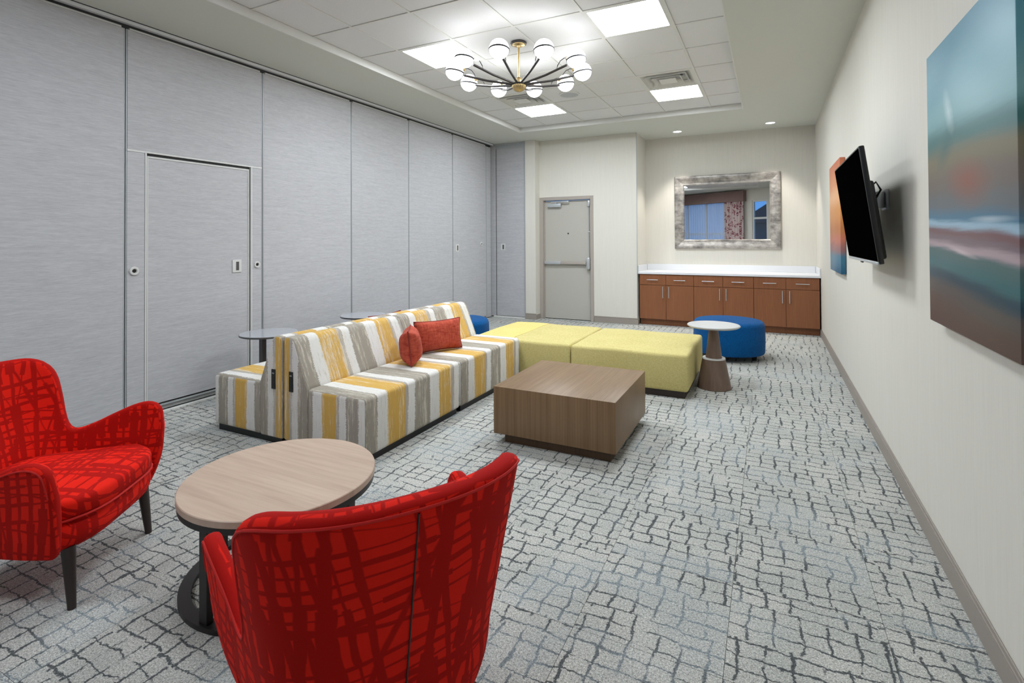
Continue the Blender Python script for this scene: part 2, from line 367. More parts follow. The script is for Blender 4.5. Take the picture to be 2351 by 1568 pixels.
def thing(name, label, cat, loc=(0, 0, 0), rz=0, group=None):
    o = bpy.data.objects.new(name, None); COL.objects.link(o); o.empty_display_size = .1
    o.location = loc; o.rotation_euler = (0, 0, rz); return tag(o, label, cat, group)
def tag(o, label, cat, group=None):
    o['label'] = label; o['category'] = cat
    if group: o['group'] = group
    return o
def dup(root, loc, rz, label, group=None):
    r = root.copy(); COL.objects.link(r); r.location = loc; r.rotation_euler = (0, 0, rz); r['label'] = label
    if group: r['group'] = group
    for ch in list(root.children):
        c = ch.copy(); COL.objects.link(c); c.parent = r
        for g in list(ch.children):
            d = g.copy(); COL.objects.link(d); d.parent = c
    return r
def share(o, name, parent, loc=None, rz=None, sx=None):
    c = o.copy(); c.name = name; COL.objects.link(c); c.parent = parent
    if loc is not None: c.location = loc
    if rz is not None: c.rotation_euler = (0, 0, rz)
    return c

# ------------------------------------------------------------------ structure
XL, XR, ZC, ZT = -4.66, .68, 3.256, 3.326
YR, YP, YD, YA = 8.58, 8.55, 8.75, 9.49
TX0, TX1, TY0, TY1 = -3.754, -.30, -1.20, 7.845

floor = box('floor', -5.0, 1.0, -4.9, 9.7, -.06, -.006, 'carpet', kind='structure')
floor['label'] = 'grey carpet tile floor with a broken dark and blue grid pattern'
T = .52
xs = [-.15 + T * i for i in range(-9, 3)]; ys = [1.84 + T * j for j in range(-7, 16)]
first = {}
for i in range(len(xs) - 1):
    for j in range(len(ys) - 1):
        x0, x1 = max(xs[i], -4.70), min(xs[i + 1], .70); y0, y1 = ys[j], min(ys[j + 1], 9.52)
        sz = (round(x1 - x0, 3), round(y1 - y0, 3)); g = .0008
        if sz not in first:
            o = box('carpet_tile', g, sz[0] - g, g, sz[1] - g, -.006, 0, 'carpet', floor)
            first[sz] = o
        else: o = share(first[sz], 'carpet_tile', floor)
        o.location = (x0, y0, 0)

# ceiling: soffit ring round the tray
ceil = boxes('ceiling', [(-4.9, TX0, -4.9, 9.7, ZC, ZC + .2), (TX1, .9, -4.9, 9.7, ZC, ZC + .2), (TX0, TX1, TY1, 9.7, ZC, ZC + .2), (TX0, TX1, -4.9, TY0, ZC, ZC + .2)], 'soffit', kind='structure')
ceil['label'] = 'painted soffit ceiling around a shallow tray of white tiles'
box('tray_backing', TX0 - .02, TX1 + .02, TY0 - .02, TY1 + .02, ZT + .105, ZT + .125, 'white_paint', ceil)
for a in ((TX0, TX0 + .012, TY0, TY1), (TX1 - .012, TX1, TY0, TY1), (TX0 + .012, TX1 - .012, TY1 - .012, TY1), (TX0 + .012, TX1 - .012, TY0, TY0 + .012)):
    box('fascia', a[0], a[1], a[2], a[3], ZC - .001, ZT + .005, 'white_paint', ceil)
gx = [TX0, -3.274, -2.638, -2.002, -1.366, -.729, TX1]
gy = [TY1 - .634 * 0] + [7.229 - .634 * i for i in range(14)]
gy = [y for y in gy if y > TY0 + .1] + [TY0]
LIGHTS = {(c, r) for c in (1, 4) for r in (1, 5, 9)} | {(1, 13)}  # armchair row and window-wall panel are unseen, added to brighten the near half
VENTS = {(1, 2), (4, 2)}
for x in gx[1:-1]: box('grid_bar', x - .012, x + .012, TY0 + .012, TY1 - .012, ZT, ZT + .025, 'white_paint', ceil)
for y in gy[1:-1]:
    for i in range(6):
        box('grid_bar', max(gx[i] + .012, TX0 + .012), min(gx[i + 1] - .012, TX1 - .012), y - .012, y + .012, ZT, ZT + .025, 'white_paint', ceil)
cache = {}
for i in range(6):
    for j in range(len(gy) - 1):
        if (i, j) in LIGHTS or (i, j) in VENTS: continue
        x0, x1, y1, y0 = gx[i] + .012, gx[i + 1] - .012, gy[j] - .012, gy[j + 1] + .012
        sz = (round(x1 - x0, 3), round(y1 - y0, 3))
        if sz not in cache: cache[sz] = o = box('ceiling_tile', 0, sz[0], 0, sz[1], 0, .02, 'tile', ceil, .003, 1)
        else: o = share(cache[sz], 'ceiling_tile', ceil)
        o.location = (x0, y0, ZT + .006)

# left operable partition
wl = box('wall_left', XL - .12, XL - .052, -4.6, 8.6, 0, ZC, 'grey_seal', kind='structure')
wl['label'] = 'grey fabric folding partition wall of tall panels'
seams = [-4.6, -2.72, -1.45, -.18, 1.08, 2.336, 3.602, 4.863, 6.01, 7.169, 8.296]
PB, PT_ = .062, 3.183
for a, b in zip(seams, seams[1:]):
    if abs(a - 2.336) < .01: continue
    box('panel', XL - .05, XL, a + .011, b - .011, PB, PT_, 'panel', wl, .003, 1)
for y in seams[1:]:
    box('seam_trim', XL - .045, XL - .002, y - .0105, y - .0045, PB, PT_, 'alu', wl)
    box('seam_trim', XL - .045, XL - .002, y + .0045, y + .0105, PB, PT_, 'alu', wl)
    box('seam_gap', XL - .05, XL - .02, y - .0045, y + .0045, .03, PT_, 'darkgap', wl)
for a, b in zip(seams, seams[1:]):
    box('top_seal', XL - .05, XL - .001, a + .03, b - .03, PT_, PT_ + .014, 'white_top', wl)
    box('bottom_seal', XL - .05, XL - .006, a + .011, b - .011, .016, PB, 'grey_seal', wl)
    box('bottom_trim', XL - .004, XL + .004, a + .011, b - .011, .05, .062, 'alu', wl)
box('end_post', XL - .05, XL - .02, 8.309, 8.50, .016, PT_, 'panel', wl)
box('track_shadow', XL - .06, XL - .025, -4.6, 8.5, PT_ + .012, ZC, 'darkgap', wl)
box('ceiling_track', XL - .02, XL + .022, -4.6, 8.54, ZC - .032, ZC - .004, 'quartz', wl)
box('track_reveal', XL + .022, XL + .027, -4.6, 8.54, ZC - .006, ZC, 'darkgap', wl)
box('floor_strip', XL - .006, XL + .034, -4.6, 8.30, 0, .007, 'white_paint', wl)

# pass door panel (door_2) between 2.336 and 3.602
d2o = box('door_2', XL - .05, XL - .03, 2.347, 3.591, PB, PT_, 'grey_seal', kind='structure')
d2o['label'] = 'pass door set flush in the grey folding partition'
box('upper_panel', XL - .03, XL, 2.349, 3.589, 2.207, PT_, 'panel', d2o, .003, 1)
box('side_panel', XL - .03, XL, 2.349, 2.484, PB, 2.190, 'panel', d2o, .003, 1)
box('side_panel', XL - .03, XL, 3.480, 3.589, PB, 2.190, 'panel', d2o, .003, 1)
box('transom_trim', XL - .03, XL + .003, 2.349, 2.484, 2.190, 2.207, 'white_top', d2o)
box('transom_trim', XL - .03, XL + .003, 3.480, 3.589, 2.190, 2.207, 'white_top', d2o)
box('door_frame', XL - .03, XL + .004, 2.484, 2.496, PB, 2.207, 'white_top', d2o)
box('door_frame', XL - .03, XL + .004, 3.466, 3.480, PB, 2.207, 'white_top', d2o)
box('door_frame', XL - .03, XL + .004, 2.496, 3.466, 2.192, 2.207, 'white_top', d2o)
box('door_gap', XL - .03, XL - .02, 2.496, 3.466, PB, 2.192, 'darkgap', d2o)
box('door_leaf', XL - .025, XL - .004, 2.504, 3.442, .075, 2.163, 'panel', d2o, .002, 1)
for a in ((2.500, 2.508, .07, 2.168), (3.436, 3.446, .07, 2.168)): box('leaf_trim', XL - .025, XL + .001, a[0], a[1], a[2], a[3], 'white_top', d2o)
box('leaf_trim', XL - .025, XL + .001, 2.508, 3.436, 2.154, 2.168, 'white_top', d2o)
def pull(parent, y, z, ax='y', x=XL):
    if ax == 'y':
        p = box('flush_pull', x - .004, x + .004, y - .048, y + .048, z - .062, z + .062, 'white_top', parent, .002, 1)
        box('pull_recess_shade', x + .0035, x + .0055, y - .012, y + .020, z - .042, z + .042, 'greyedge', p, .001, 1)  # raised dark plate; the shade of the recess is put into its colour
    else:
        p = box('flush_pull', y - .048, y + .048, x - .004, x + .004, z - .062, z + .062, 'white_top', parent, .002, 1)
        box('pull_recess_shade', y - .010, y + .022, x - .0055, x - .0035, z - .042, z + .042, 'greyedge', p, .001, 1)
def crank(parent, y, z, r=.036):
    o = lathe('crank_port', [(r, 0), (r, .008), (r * .9, .012), (r * .55, .012), (r * .5, .004), (r * .3, .004)], 'white_top', parent, 28)
    o.rotation_euler = (0, PI / 2, 0); o.location = (XL, y, z)
    h = lathe('crank_socket', [(0, .005), (r * .42, .005), (r * .42, .0)], 'black', o, 20)
pull(d2o, 3.316, 1.207); crank(d2o, 2.402, 1.21); crank(d2o, 3.535, 1.212, .034)
pull(wl, 7.304, 1.315); crank(wl, 8.106, 1.375, .036)

# far walls
wf = boxes('wall_far', [(-4.9, -3.985, YR + .05, YR + .2, 0, ZC), (-3.985, -3.785, YP, YR + .25, 0, ZC), (-3.785, -3.735, YD, YD + .15, 0, ZC), (-2.80, -1.998, YD, YD + .15, 0, ZC), (-3.735, -2.80, YD, YD + .15, 2.20, ZC), (-2.148, -1.998, YD + .15, YA + .15, 0, ZC)], 'paper', kind='structure')
wf['label'] = 'beige papered far wall stepping back beside the exit door'
wa = box('wall_alcove', -1.998, XR, YA, YA + .15, 0, ZC, 'paper', kind='structure'); wa['label'] = 'beige papered back wall of the cabinet alcove'
wr = box('wall_right', XR, XR + .15, -1.2, YA + .15, 0, ZC, 'paper', kind='structure'); wr['label'] = 'beige papered side wall carrying the paintings and television'
box('corner_guard', -2.001, -1.995, YD - .004, YD + .03, .11, ZC, 'alu', wf)
box('return_panel', -4.597, -4.012, YR, YR + .05, .03, 3.16, 'panel', wf, .002, 1)
box('return_header', -4.62, -3.99, YR + .005, YR + .05, 3.16, ZC - .03, 'alu', wf)
box('return_track', -4.66, -3.985, YR - .01, YR + .05, ZC - .03, ZC - .003, 'alu', wf)
box('return_trim', -4.008, -3.988, YR - .015, YR + .04, 0, 3.2, 'alu', wf)
box('return_gap', -4.613, -4.599, YR + .02, YR + .05, .02, 3.2, 'darkgap', wf)
box('return_post', -4.73, -4.614, YR - .005, YR + .05, .02, 3.22, 'panel', wf)
box('return_sill', -4.66, -4.012, YR - .012, YR + .05, 0, .022, 'white_paint', wf)
pull(wf, -4.463, 1.313, 'x', YR)

def baseboard(name, segs, label):
    bm = bmesh.new()
    for (x0, x1, y0, y1) in segs:
        bbox(bm, x0, x1, y0, y1, 0, .088)
    o = finish(bm, name, 'base', kind='structure'); o['label'] = label
    return o
br_ = baseboard('baseboard_right', [(XR - .014, XR, -1.0, 8.87)], 'taupe baseboard along the painting wall')
box('top_bead', XR - .012, XR, -1.0, 8.87, .088, .096, 'base', br_, .002, 1); box('top_cap', XR - .007, XR, -1.0, 8.87, .096, .108, 'base', br_, .003, 1)
bf = baseboard('baseboard_far', [(-3.988, -3.772, YP - .013, YP), (-3.785, -3.772, YP, YD - .002), (-2.752, -1.985, YD - .013, YD), (-1.998, -1.985, YD, YD + .05)], 'taupe baseboard along the exit door wall')
for a in ((-3.988, -3.776, YP - .008, YP), (-2.752, -1.989, YD - .008, YD)): box('top_cap', a[0], a[1], a[2], a[3], .088, .108, 'base', bf, .003, 1)

# exit door
d1 = box('door_1', -3.712, -2.815, YD + .045, YD + .09, .012, 2.150, 'doorpaint', kind='structure')
d1['label'] = 'grey steel exit door with a push bar'
fr = [(-3.790, -3.712, 0, 2.220), (-2.815, -2.757, 0, 2.220), (-3.712, -2.815, 2.158, 2.220)]
for a in fr: box('door_frame', a[0], a[1], YD - .012, YD + .12, a[2], a[3], 'framepaint', d1, .004, 1)
for a in ((-3.712, -3.695, .0, 2.158), (-2.832, -2.815, 0, 2.158)): box('door_stop', a[0], a[1], YD + .03, YD + .043, a[2], a[3], 'framepaint', d1)
box('threshold_gap', -3.712, -2.815, YD + .05, YD + .09, 0, .012, 'black', d1)
yf = YD + .045
cl = box('door_closer', -3.625, -3.37, yf - .055, yf, 2.035, 2.100, 'alu', d1, .005)
box('closer_arm', -3.55, -3.21, yf - .075, yf - .05, 2.118, 2.138, 'steel', cl, .004)
box('closer_link', -3.47, -3.44, yf - .06, yf - .035, 2.10, 2.12, 'steel', cl)
pb = box('push_bar', -3.685, -2.90, yf - .055, yf - .006, 1.000, 1.048, 'framepaint', d1, .006)
box('bar_cover', -3.690, -3.375, yf - .060, yf - .001, .997, 1.051, 'steel', pb, .006)
box('latch_case', -2.892, -2.824, yf - .075, yf, .915, 1.128, 'steel', d1, .018, 3)
box('top_latch', -2.875, -2.830, yf - .04, yf, 2.03, 2.135, 'steel', d1, .006)
tube('latch_rod', [(-2.848, yf - .018, 1.12), (-2.848, yf - .018, 2.03)], .006, 'steel', d1)
box('rod_guide', -2.872, -2.824, yf - .026, yf, 1.570, 1.586, 'steel', d1, .003)
pe = lathe('peephole', [(0, .012), (.008, .012), (.014, .008), (.014, 0)], 'bronze', d1, 20); pe.rotation_euler = (PI / 2, 0, 0); pe.location = (-3.244, yf, 1.555)

# slanted window wall behind
A32 = math.radians(32); W0 = Vector((.70, -1.03, 0)); tw = Vector((-math.cos(A32), -math.sin(A32), 0)); nw = Vector((-math.sin(A32), math.cos(A32), 0))
def wall_mat():
    m = Matrix((( tw.x, nw.x, 0, W0.x), (tw.y, nw.y, 0, W0.y), (0, 0, 1, 0), (0, 0, 0, 1))); return m
WM = wall_mat()
wb = boxes('wall_window', [(-.3, .87, -.15, 0, 0, ZC), (.87, 1.46, -.15, 0, 0, .5), (.87, 1.46, -.15, 0, 2.83, ZC), (1.46, 2.2, -.15, 0, 0, ZC), (2.2, 5.7, -.15, 0, 0, .85), (2.2, 5.7, -.15, 0, 2.9, ZC), (5.7, 6.6, -.15, 0, 0, ZC)], 'paper', kind='structure')
wb['label'] = 'beige window wall set at a slant behind the seating'; wb.matrix_world = WM
def wobj(o): o.matrix_world = WM; return o
def window(name, x0, x1, z0, z1, mulx, mulz):
    f = [(x0, x0 + .05, z0, z1), (x1 - .05, x1, z0, z1), (x0 + .05, x1 - .05, z0, z0 + .05), (x0 + .05, x1 - .05, z1 - .05, z1)]
    o = boxes(name, [(a, b, -.11, -.03, c, d) for a, b, c, d in f], 'white_paint', kind='structure'); wobj(o)
    o['label'] = 'white framed window in the slanted wall'
    for m in mulx: box('mullion', m - .03, m + .03, -.10, -.04, z0 + .05, z1 - .05, 'white_paint', o)
    for m in mulz: box('rail', x0 + .05, x1 - .05, -.095, -.045, m - .035, m + .035, 'white_paint', o)
    ex = [x0 + .05] + list(mulx) + [x1 - .05]; ez = [z0 + .05] + list(mulz) + [z1 - .05]
    for a, b in zip(ex, ex[1:]):
        for c, d in zip(ez, ez[1:]): box('pane', a, b, -.073, -.067, c, d, 'glass', o)
    return o
window('window_1', 2.2, 5.7, .85, 2.9, (2.65, 3.49, 4.4), (1.63,)); window('window_2', .87, 1.46, .5, 2.83, (), (2.18,))

# ------------------------------------------------------------------ ceiling fittings
cols_ = {1: 'on the partition side', 4: 'on the painting-wall side'}
rows_ = {1: 'beside the far vent', 5: 'level with the television', 9: 'added unseen above the red armchairs to brighten the near half', 13: 'added unseen close to the window wall to brighten that end'}
for (i, j) in sorted(LIGHTS):
    x0, x1, y1, y0 = gx[i] + .012, gx[i + 1] - .012, gy[j] - .012, gy[j + 1] + .012
    cx_, cy_ = (x0 + x1) / 2, (y0 + y1) / 2
    t = thing('ceiling_light', 'square flush ceiling light panel %s, %s' % (cols_[i], rows_[j]), 'ceiling light', (cx_, cy_, ZT), 0, 'square light panels in the tile ceiling')
    a, b = (x1 - x0) / 2, (y1 - y0) / 2; e = .02
    boxes('frame', [(-a, -a + e, -b, b, 0, .03), (a - e, a, -b, b, 0, .03), (-a + e, a - e, -b, -b + e, 0, .03), (-a + e, a - e, b - e, b, 0, .03)], 'white_paint', t)
    box('diffuser', -a + e, a - e, -b + e, b - e, .008, .012, 'panel_fill' if j == 9 else 'panel_light', t)
for (i, j) in sorted(VENTS):
    x0, x1, y1, y0 = gx[i] + .012, gx[i + 1] - .012, gy[j] - .012, gy[j + 1] + .012
    t = thing('ceiling_vent', 'square louvred air vent in the tile ceiling ' + cols_[i], 'vent', ((x0 + x1) / 2, (y0 + y1) / 2, ZT), 0, 'ceiling air vents')
    h = (x1 - x0) / 2
    def ring(name, ro, ri, zo, zi, mt):
        bm = bmesh.new(); th = .004
        V = [[bm.verts.new((sx * r, sy * r, z)) for sx, sy in ((-1, -1), (1, -1), (1, 1), (-1, 1))] for r, z in ((ro, zo), (ri, zi), (ri, zi + th), (ro, zo + th))]
        for a, b in zip(V, V[1:] + V[:1]):
            for q in range(4): bm.faces.new((a[q], a[(q + 1) % 4], b[(q + 1) % 4], b[q]))
        return finish(bm, name, mt, t)
    ring('frame', h, h - .03, 0, 0, 'white_paint'); ring('pan', h - .03, .15, .004, .085, 'white_paint')
    ring('louver', .235, .195, -.014, .034, 'white_paint'); ring('louver', .165, .125, -.014, .034, 'white_paint')
    box('center_plate', -.095, .095, -.095, .095, -.014, -.006, 'white_paint', t, .003, 1)
    box('duct_opening', -.15, .15, -.15, .15, .083, .088, 'black', t)
t = thing('ceiling_speaker', 'round flush loudspeaker in a ceiling tile beside the far vent', 'speaker', (-2.30, 6.31, ZT), 0)
lathe('trim_ring', [(.135, .008), (.135, -.003), (.118, -.005), (.118, 0)], 'white_paint', t, 40); lathe('grille', [(0, -.003), (.118, -.003), (.118, .004)], 'alu', t, 40)
for x, lab in ((-1.363, 'recessed round downlight over the mirror, exit-door end'), (.039, 'recessed round downlight over the mirror, painting-wall end')):
    t = thing('downlight', lab, 'downlight', (x, 9.01, ZC), 0, 'downlights over the alcove')
    lathe('trim_ring', [(.088, 0), (.085, -.005), (.068, -.005), (.064, .0)], 'white_paint', t, 36); lathe('lens', [(0, -.003), (.066, -.003), (.066, .001)], 'downlens', t, 36)
    l = bpy.data.lights.new('downlight_lamp', 'SPOT'); l.energy = SPOT_W; l.spot_size = math.radians(76); l.spot_blend = .55; l.shadow_soft_size = .05; l.color = (1, .96, .9)
    lo = link(bpy.data.objects.new('lamp', l), t); lo.location = (0, 0, -.012)

# chandelier
def chandelier(loc):
    t = thing('chandelier', 'ten-globe brass and black spoke chandelier hanging from the tile ceiling', 'chandelier', loc)
    # origin at ceiling
    lathe('canopy_ring', [(.0, .0), (.075, 0), (.078, -.008), (.074, -.018), (.064, -.02)], 'bronze', t, 40)
    lathe('canopy', [(.064, -.018), (.060, -.026), (.02, -.032), (.012, -.05), (0, -.05)], 'brass', t, 40)
    tube('stem', [(0, 0, -.02), (0, 0, -.40)], .011, 'brass', t, 14)
    lathe('hub_collar', [(.011, -.33), (.028, -.345), (.034, -.36), (.036, -.39), (.05, -.395)], 'brass', t, 32)
    lathe('hub_plate', [(0, -.392), (.066, -.392), (.070, -.400), (.066, -.410), (0, -.410)], 'bronze', t, 40)
    bm = bmesh.new(); n = 64; rings = []
    for q in range(9):
        a = q / 8 * PI / 2
        rings.append([bm.verts.new(((.064 * math.cos(a)) * (1 + .05 * math.cos(16 * 2 * PI * i / n)) * math.cos(2 * PI * i / n), (.064 * math.cos(a)) * (1 + .05 * math.cos(16 * 2 * PI * i / n)) * math.sin(2 * PI * i / n), -.41 - .062 * math.sin(a))) for i in range(n)])
    for a, b in zip(rings, rings[1:]):
        for i in range(n): bm.faces.new((a[i], a[(i + 1) % n], b[(i + 1) % n], b[i]))
    finish(bm, 'hub_dome', 'brass', t, 60)
    zg, R = -.276, .61
    arm0 = tube('arm', [(.05, 0, -.40), (.30, 0, -.365), (R - .09, 0, -.315)], .0112, 'bronze', t, 8)
    bm = bmesh.new(); bmesh.ops.create_uvsphere(bm, u_segments=20, v_segments=12, radius=.085)
    g0 = finish(bm, 'globe', 'globe', t, 180); g0.location = (R, 0, zg)
    b0 = lathe('band', [(.084, -.0065), (.0885, -.0065), (.0885, .0065), (.084, .0065)], 'bandblack', g0, 40); b0.location = (0, 0, -.008); b0.rotation_euler = (0, -.14, 0)
    c0 = lathe('cap', [(0, .022), (.012, .02), (.02, .008), (.02, 0)], 'brass', g0, 20); c0.rotation_euler = (0, -PI / 2 - .25, 0); c0.location = (-.082, 0, .02)
    w0 = tube('wire', [(-.20, 0, -.07), (-.19, 0, -.03), (-.16, 0, .01), (-.12, 0, .028), (-.085, 0, .022)], .0035, 'black', g0, 6)
    for q in range(10):
        a = math.radians(-8 + 36 * q)
        if q == 0: A, G = arm0, g0
        else:
            A = share(arm0, 'arm', t); G = share(g0, 'globe', t)
            for ch, nm in ((b0, 'band'), (c0, 'cap'), (w0, 'wire')): share(ch, nm, G)
        A.rotation_euler = (0, 0, a); G.location = (R * math.cos(a), R * math.sin(a), zg); G.rotation_euler = (0, 0, a)
    return t
chandelier((-2.115, 4.41, ZT))

# ------------------------------------------------------------------ alcove
YF = 8.80
cabs = [(-1.972, -1.099, 'cherry base cabinet at the exit-door end of the counter'), (-1.099, -.218, 'middle cherry base cabinet under the white counter'), (-.218, .664, 'cherry base cabinet at the painting-wall end of the counter')]
for x0, x1, lab in cabs:
    t = thing('base_cabinet', lab, 'cabinet', ((x0 + x1) / 2, YF, 0), 0, 'cherry base cabinets'); h = (x1 - x0) / 2
    box('body', -h + .001, h - .001, .02, .66, .105, .858, 'cherry', t); box('toe_kick', -h + .001, h - .001, .08, .10, 0, .105, 'cherry', t)
    for sx in (-1, 1):
        a, b = (-h + .003, -.002) if sx < 0 else (.002, h - .003)
        d = box('drawer', a, b, 0, .0195, .678, .850, 'cherry', t, .002, 1); hx = (a + b) / 2
        tube('handle', [(hx - .09, -.028, .763), (hx + .09, -.028, .763)], .006, 'steel', d, 10)
        e = box('door', a, b, 0, .0195, .108, .672, 'cherry', t, .002, 1); hx = -.048 * -sx * -1 if False else sx * .048
        tube('handle', [(hx, -.028, .468), (hx, -.028, .655)], .006, 'steel', e, 10)
        for zz in (.49, .633):
            pass
t = thing('countertop', 'white quartz countertop with low upstands in the alcove', 'countertop', (-.66, 8.78, .858))
box('slab', -1.336, 1.338, 0, .706, 0, .037, 'quartz', t, .003, 1); box('backsplash', -1.316, 1.318, .69, .708, .037, .142, 'quartz', t, .002, 1)
box('side_splash', -1.336, -1.318, .012, .708, .037, .142, 'quartz', t, .002, 1); box('side_splash', 1.32, 1.338, .012, .708, .037, .142, 'quartz', t, .002, 1)

# mirror
mx0, mx1, mz0, mz1 = -1.487, .182, 1.272, 2.542
t = thing('wall_mirror', 'large mirror in a weathered silver wood frame above the counter', 'mirror', ((mx0 + mx1) / 2, YA, (mz0 + mz1) / 2))
hw, hh, fwid = (mx1 - mx0) / 2, (mz1 - mz0) / 2, .165
prof = [(0, 0), (0, -.045), (.012, -.058), (.03, -.060), (.075, -.045), (.125, -.030), (.145, -.034), (.155, -.026), (.165, -.010), (.165, 0)]
for side in range(4):
    bm = bmesh.new(); ra, rb = [], []
    for d_, y_ in prof:
        X, Z = hw - d_, hh - d_
        c = [(-X, Z), (X, Z), (X, -Z), (-X, -Z)]
        p, q = c[side], c[(side + 1) % 4]
        ra.append(bm.verts.new((p[0], y_, p[1]))); rb.append(bm.verts.new((q[0], y_, q[1])))
    for i in range(len(prof)): bm.faces.new((ra[i], ra[(i + 1) % len(prof)], rb[(i + 1) % len(prof)], rb[i]))
    bm.faces.new(ra); bm.faces.new(rb[::-1]); finish(bm, 'frame_rail', 'mframe', t, 30)
box('mirror_glass', -hw + .15, hw - .15, -.014, -.004, -hh + .15, hh - .15, 'mirror', t)

# ------------------------------------------------------------------ right wall
o = box('painting', -.045, 0, -.4575, .4575, 0, 1.152, 'art_teal', None, .004, 2, loc=(XR - .003, 2.397, 1.088)); tag(o, 'tall abstract canvas in teal, blue, white and brown beside the television', 'painting')
o = box('painting', -.045, 0, -.4775, .4775, 0, 1.155, 'art_orange', None, .004, 2, loc=(XR - .003, 6.465, 1.09)); tag(o, 'abstract canvas in orange fading to blue, partly behind the television', 'painting')
TVW = 1.12; TVH = TVW * .565
t = thing('television', 'black flat television tilted down on a wall arm', 'television', (.492, 3.985, 1.633)); t.rotation_euler = (0, math.radians(-7.5), 0)
# local: screen faces -x
box('housing', 0, .028, -TVW / 2 - .012, TVW / 2 + .012, -TVH / 2 - .018, TVH / 2 + .012, 'black', t, .006, 2)
box('rear_cover', .028, .065, -TVW * .40, TVW * .40, -TVH / 2 + .0, TVH * .22, 'black', t, .015, 2)
box('screen', -.002, .002, -TVW / 2, TVW / 2, -TVH / 2, TVH / 2, 'screen', t)
box('bottom_bezel', -.004, .004, -TVW / 2 - .012, TVW / 2 + .012, -TVH / 2 - .02, -TVH / 2 - .004, 'alu', t, .002, 1)
box('logo_tab', -.004, .006, -.03, .03, -TVH / 2 - .028, -TVH / 2 - .019, 'black', t)
for y in (-.14, .14): box('mount_rail', .064, .080, y - .02, y + .02, -.16, .16, 'black', t, .003, 1)
box('mount_head', .078, .098, -.16, .16, .03, .09, 'blackmetal', t, .003, 1)
tube('cable', [(.06, -.20, .10), (.11, -.22, .14), (.13, -.2, .09), (.10, -.17, .04), (.07, -.18, .02)], .006, 'black', t, 8)
mnt = thing('television_mount', 'steel swing arm bracket between television and wall', 'wall mount', (XR, 4.02, 1.69))
box('wall_plate', -.018, 0, -.07, .07, -.062, .066, 'steel', mnt, .003, 1)
for y in (-.045, 0, .045): box('plate_slot', -.0195, -.0175, y - .008, y + .008, -.03, .04, 'blackmetal', mnt)
box('arm_block', -.062, -.018, -.03, .03, -.05, .055, 'steel', mnt, .005, 2); tube('pivot', [(-.066, 0, -.045), (-.066, 0, .05)], .012, 'steel', mnt, 12)
box('arm', -.088, -.066, -.03, .03, -.025, .03, 'steel', mnt, .004, 1)

# ------------------------------------------------------------------ striped modular sofas
SX = -3.085; Y0, UL = 2.54, 1.15
def sofa_section(label, loc, rz, power):
    t = thing('sofa_section', label, 'sofa', loc, rz, 'striped modular sofa sections')
    L = UL
    # local: back plane x=0, seat front at x=.755, runs along +y from 0 to L
    prism('backrest', [(.004, .045), (.238, .045), (.238, .435), (.112, .745), (.085, .772), (.020, .772), (.004, .755)], 'y', .004, L - .004, 'stripe', t, .018, 4)
    bm = bmesh.new(); bbox(bm, .232, .758, .004, L - .004, .045, .432, .030, 4)
    for v in bm.verts:
        if v.co.z > .40:
            u, s_ = (v.co.x - .49) / .27, (v.co.y - L / 2) / (L / 2)
            v.co.z += .012 * max(0, 1 - u * u) * max(0, 1 - s_ ** 4)
    finish(bm, 'seat', 'stripe', t, 40)
    box('base', .03, .73, .03, L - .03, 0, .046, 'black', t)
    if power:
        y = .004 if power > 0 else L - .004; dy = -.006 if power > 0 else .006
        p = box('power_strip', .066, .106, min(y, y + dy), max(y, y + dy), .395, .535, 'black', t, .002, 1)
        for z in (.43, .47): box('outlet', .074, .098, min(y + dy, y + dy * 1.15), max(y + dy, y + dy * 1.15), z - .012, z + .012, 'blackmetal', p)
        box('usb_port', .076, .096, min(y + dy, y + dy * 1.15), max(y + dy, y + dy * 1.15), .502, .512, 'grey_seal', p)
    return t
sofa_section('striped sofa section facing the coffee table, nearest the red armchairs', (SX + .003, Y0, 0), 0, 1)
sofa_section('striped sofa section facing the coffee table, next to the yellow ottomans', (SX + .003, Y0 + UL, 0), 0, 0)
sofa_section('striped sofa section facing the grey partition, nearest the red armchairs', (SX - .003, Y0 + UL, 0), PI, -1)
sofa_section('striped sofa section facing the grey partition, farther from the red armchairs', (SX - .003, Y0 + 2 * UL, 0), PI, 0)

def pillow(name, label, w_, h_, th, loc, rot):
    t = thing(name, label, 'pillow', loc, 0, 'rust throw pillows'); t.rotation_euler = rot
    n = 20; bm = bmesh.new()
    def pt(i, j, sgn):
        u, v = -1 + 2 * i / n, -1 + 2 * j / n
        k_ = (max(0, (1 - u ** 4) * (1 - v ** 4))) ** .55
        x = w_ / 2 * u * (1 - .05 * (1 - v * v) + .015 * v * v); z = h_ / 2 * v * (1 - .07 * (1 - u * u) + .02 * u * u)
        return (x, sgn * th / 2 * k_ * (1 - .12 * math.sin(3 * u + v) * (1 - u * u)), z + h_ / 2)
    F = [[bm.verts.new(pt(i, j, 1)) for j in range(n + 1)] for i in range(n + 1)]
    B = [[F[i][j] if i in (0, n) or j in (0, n) else bm.verts.new(pt(i, j, -1)) for j in range(n + 1)] for i in range(n + 1)]
    for i in range(n):
        for j in range(n):
            bm.faces.new((F[i][j], F[i + 1][j], F[i + 1][j + 1], F[i][j + 1])); bm.faces.new((B[i][j], B[i][j + 1], B[i + 1][j + 1], B[i + 1][j]))
    finish(bm, 'cushion', 'orange', t, 180)
    edge = [pt(i, 0, 1) for i in range(n)] + [pt(n, j, 1) for j in range(n)] + [pt(i, n, 1) for i in range(n, 0, -1)] + [pt(0, j, 1) for j in range(n, -1, -1)]
    tube('piping', edge, .005, 'rustpipe', t, 6)
    return t
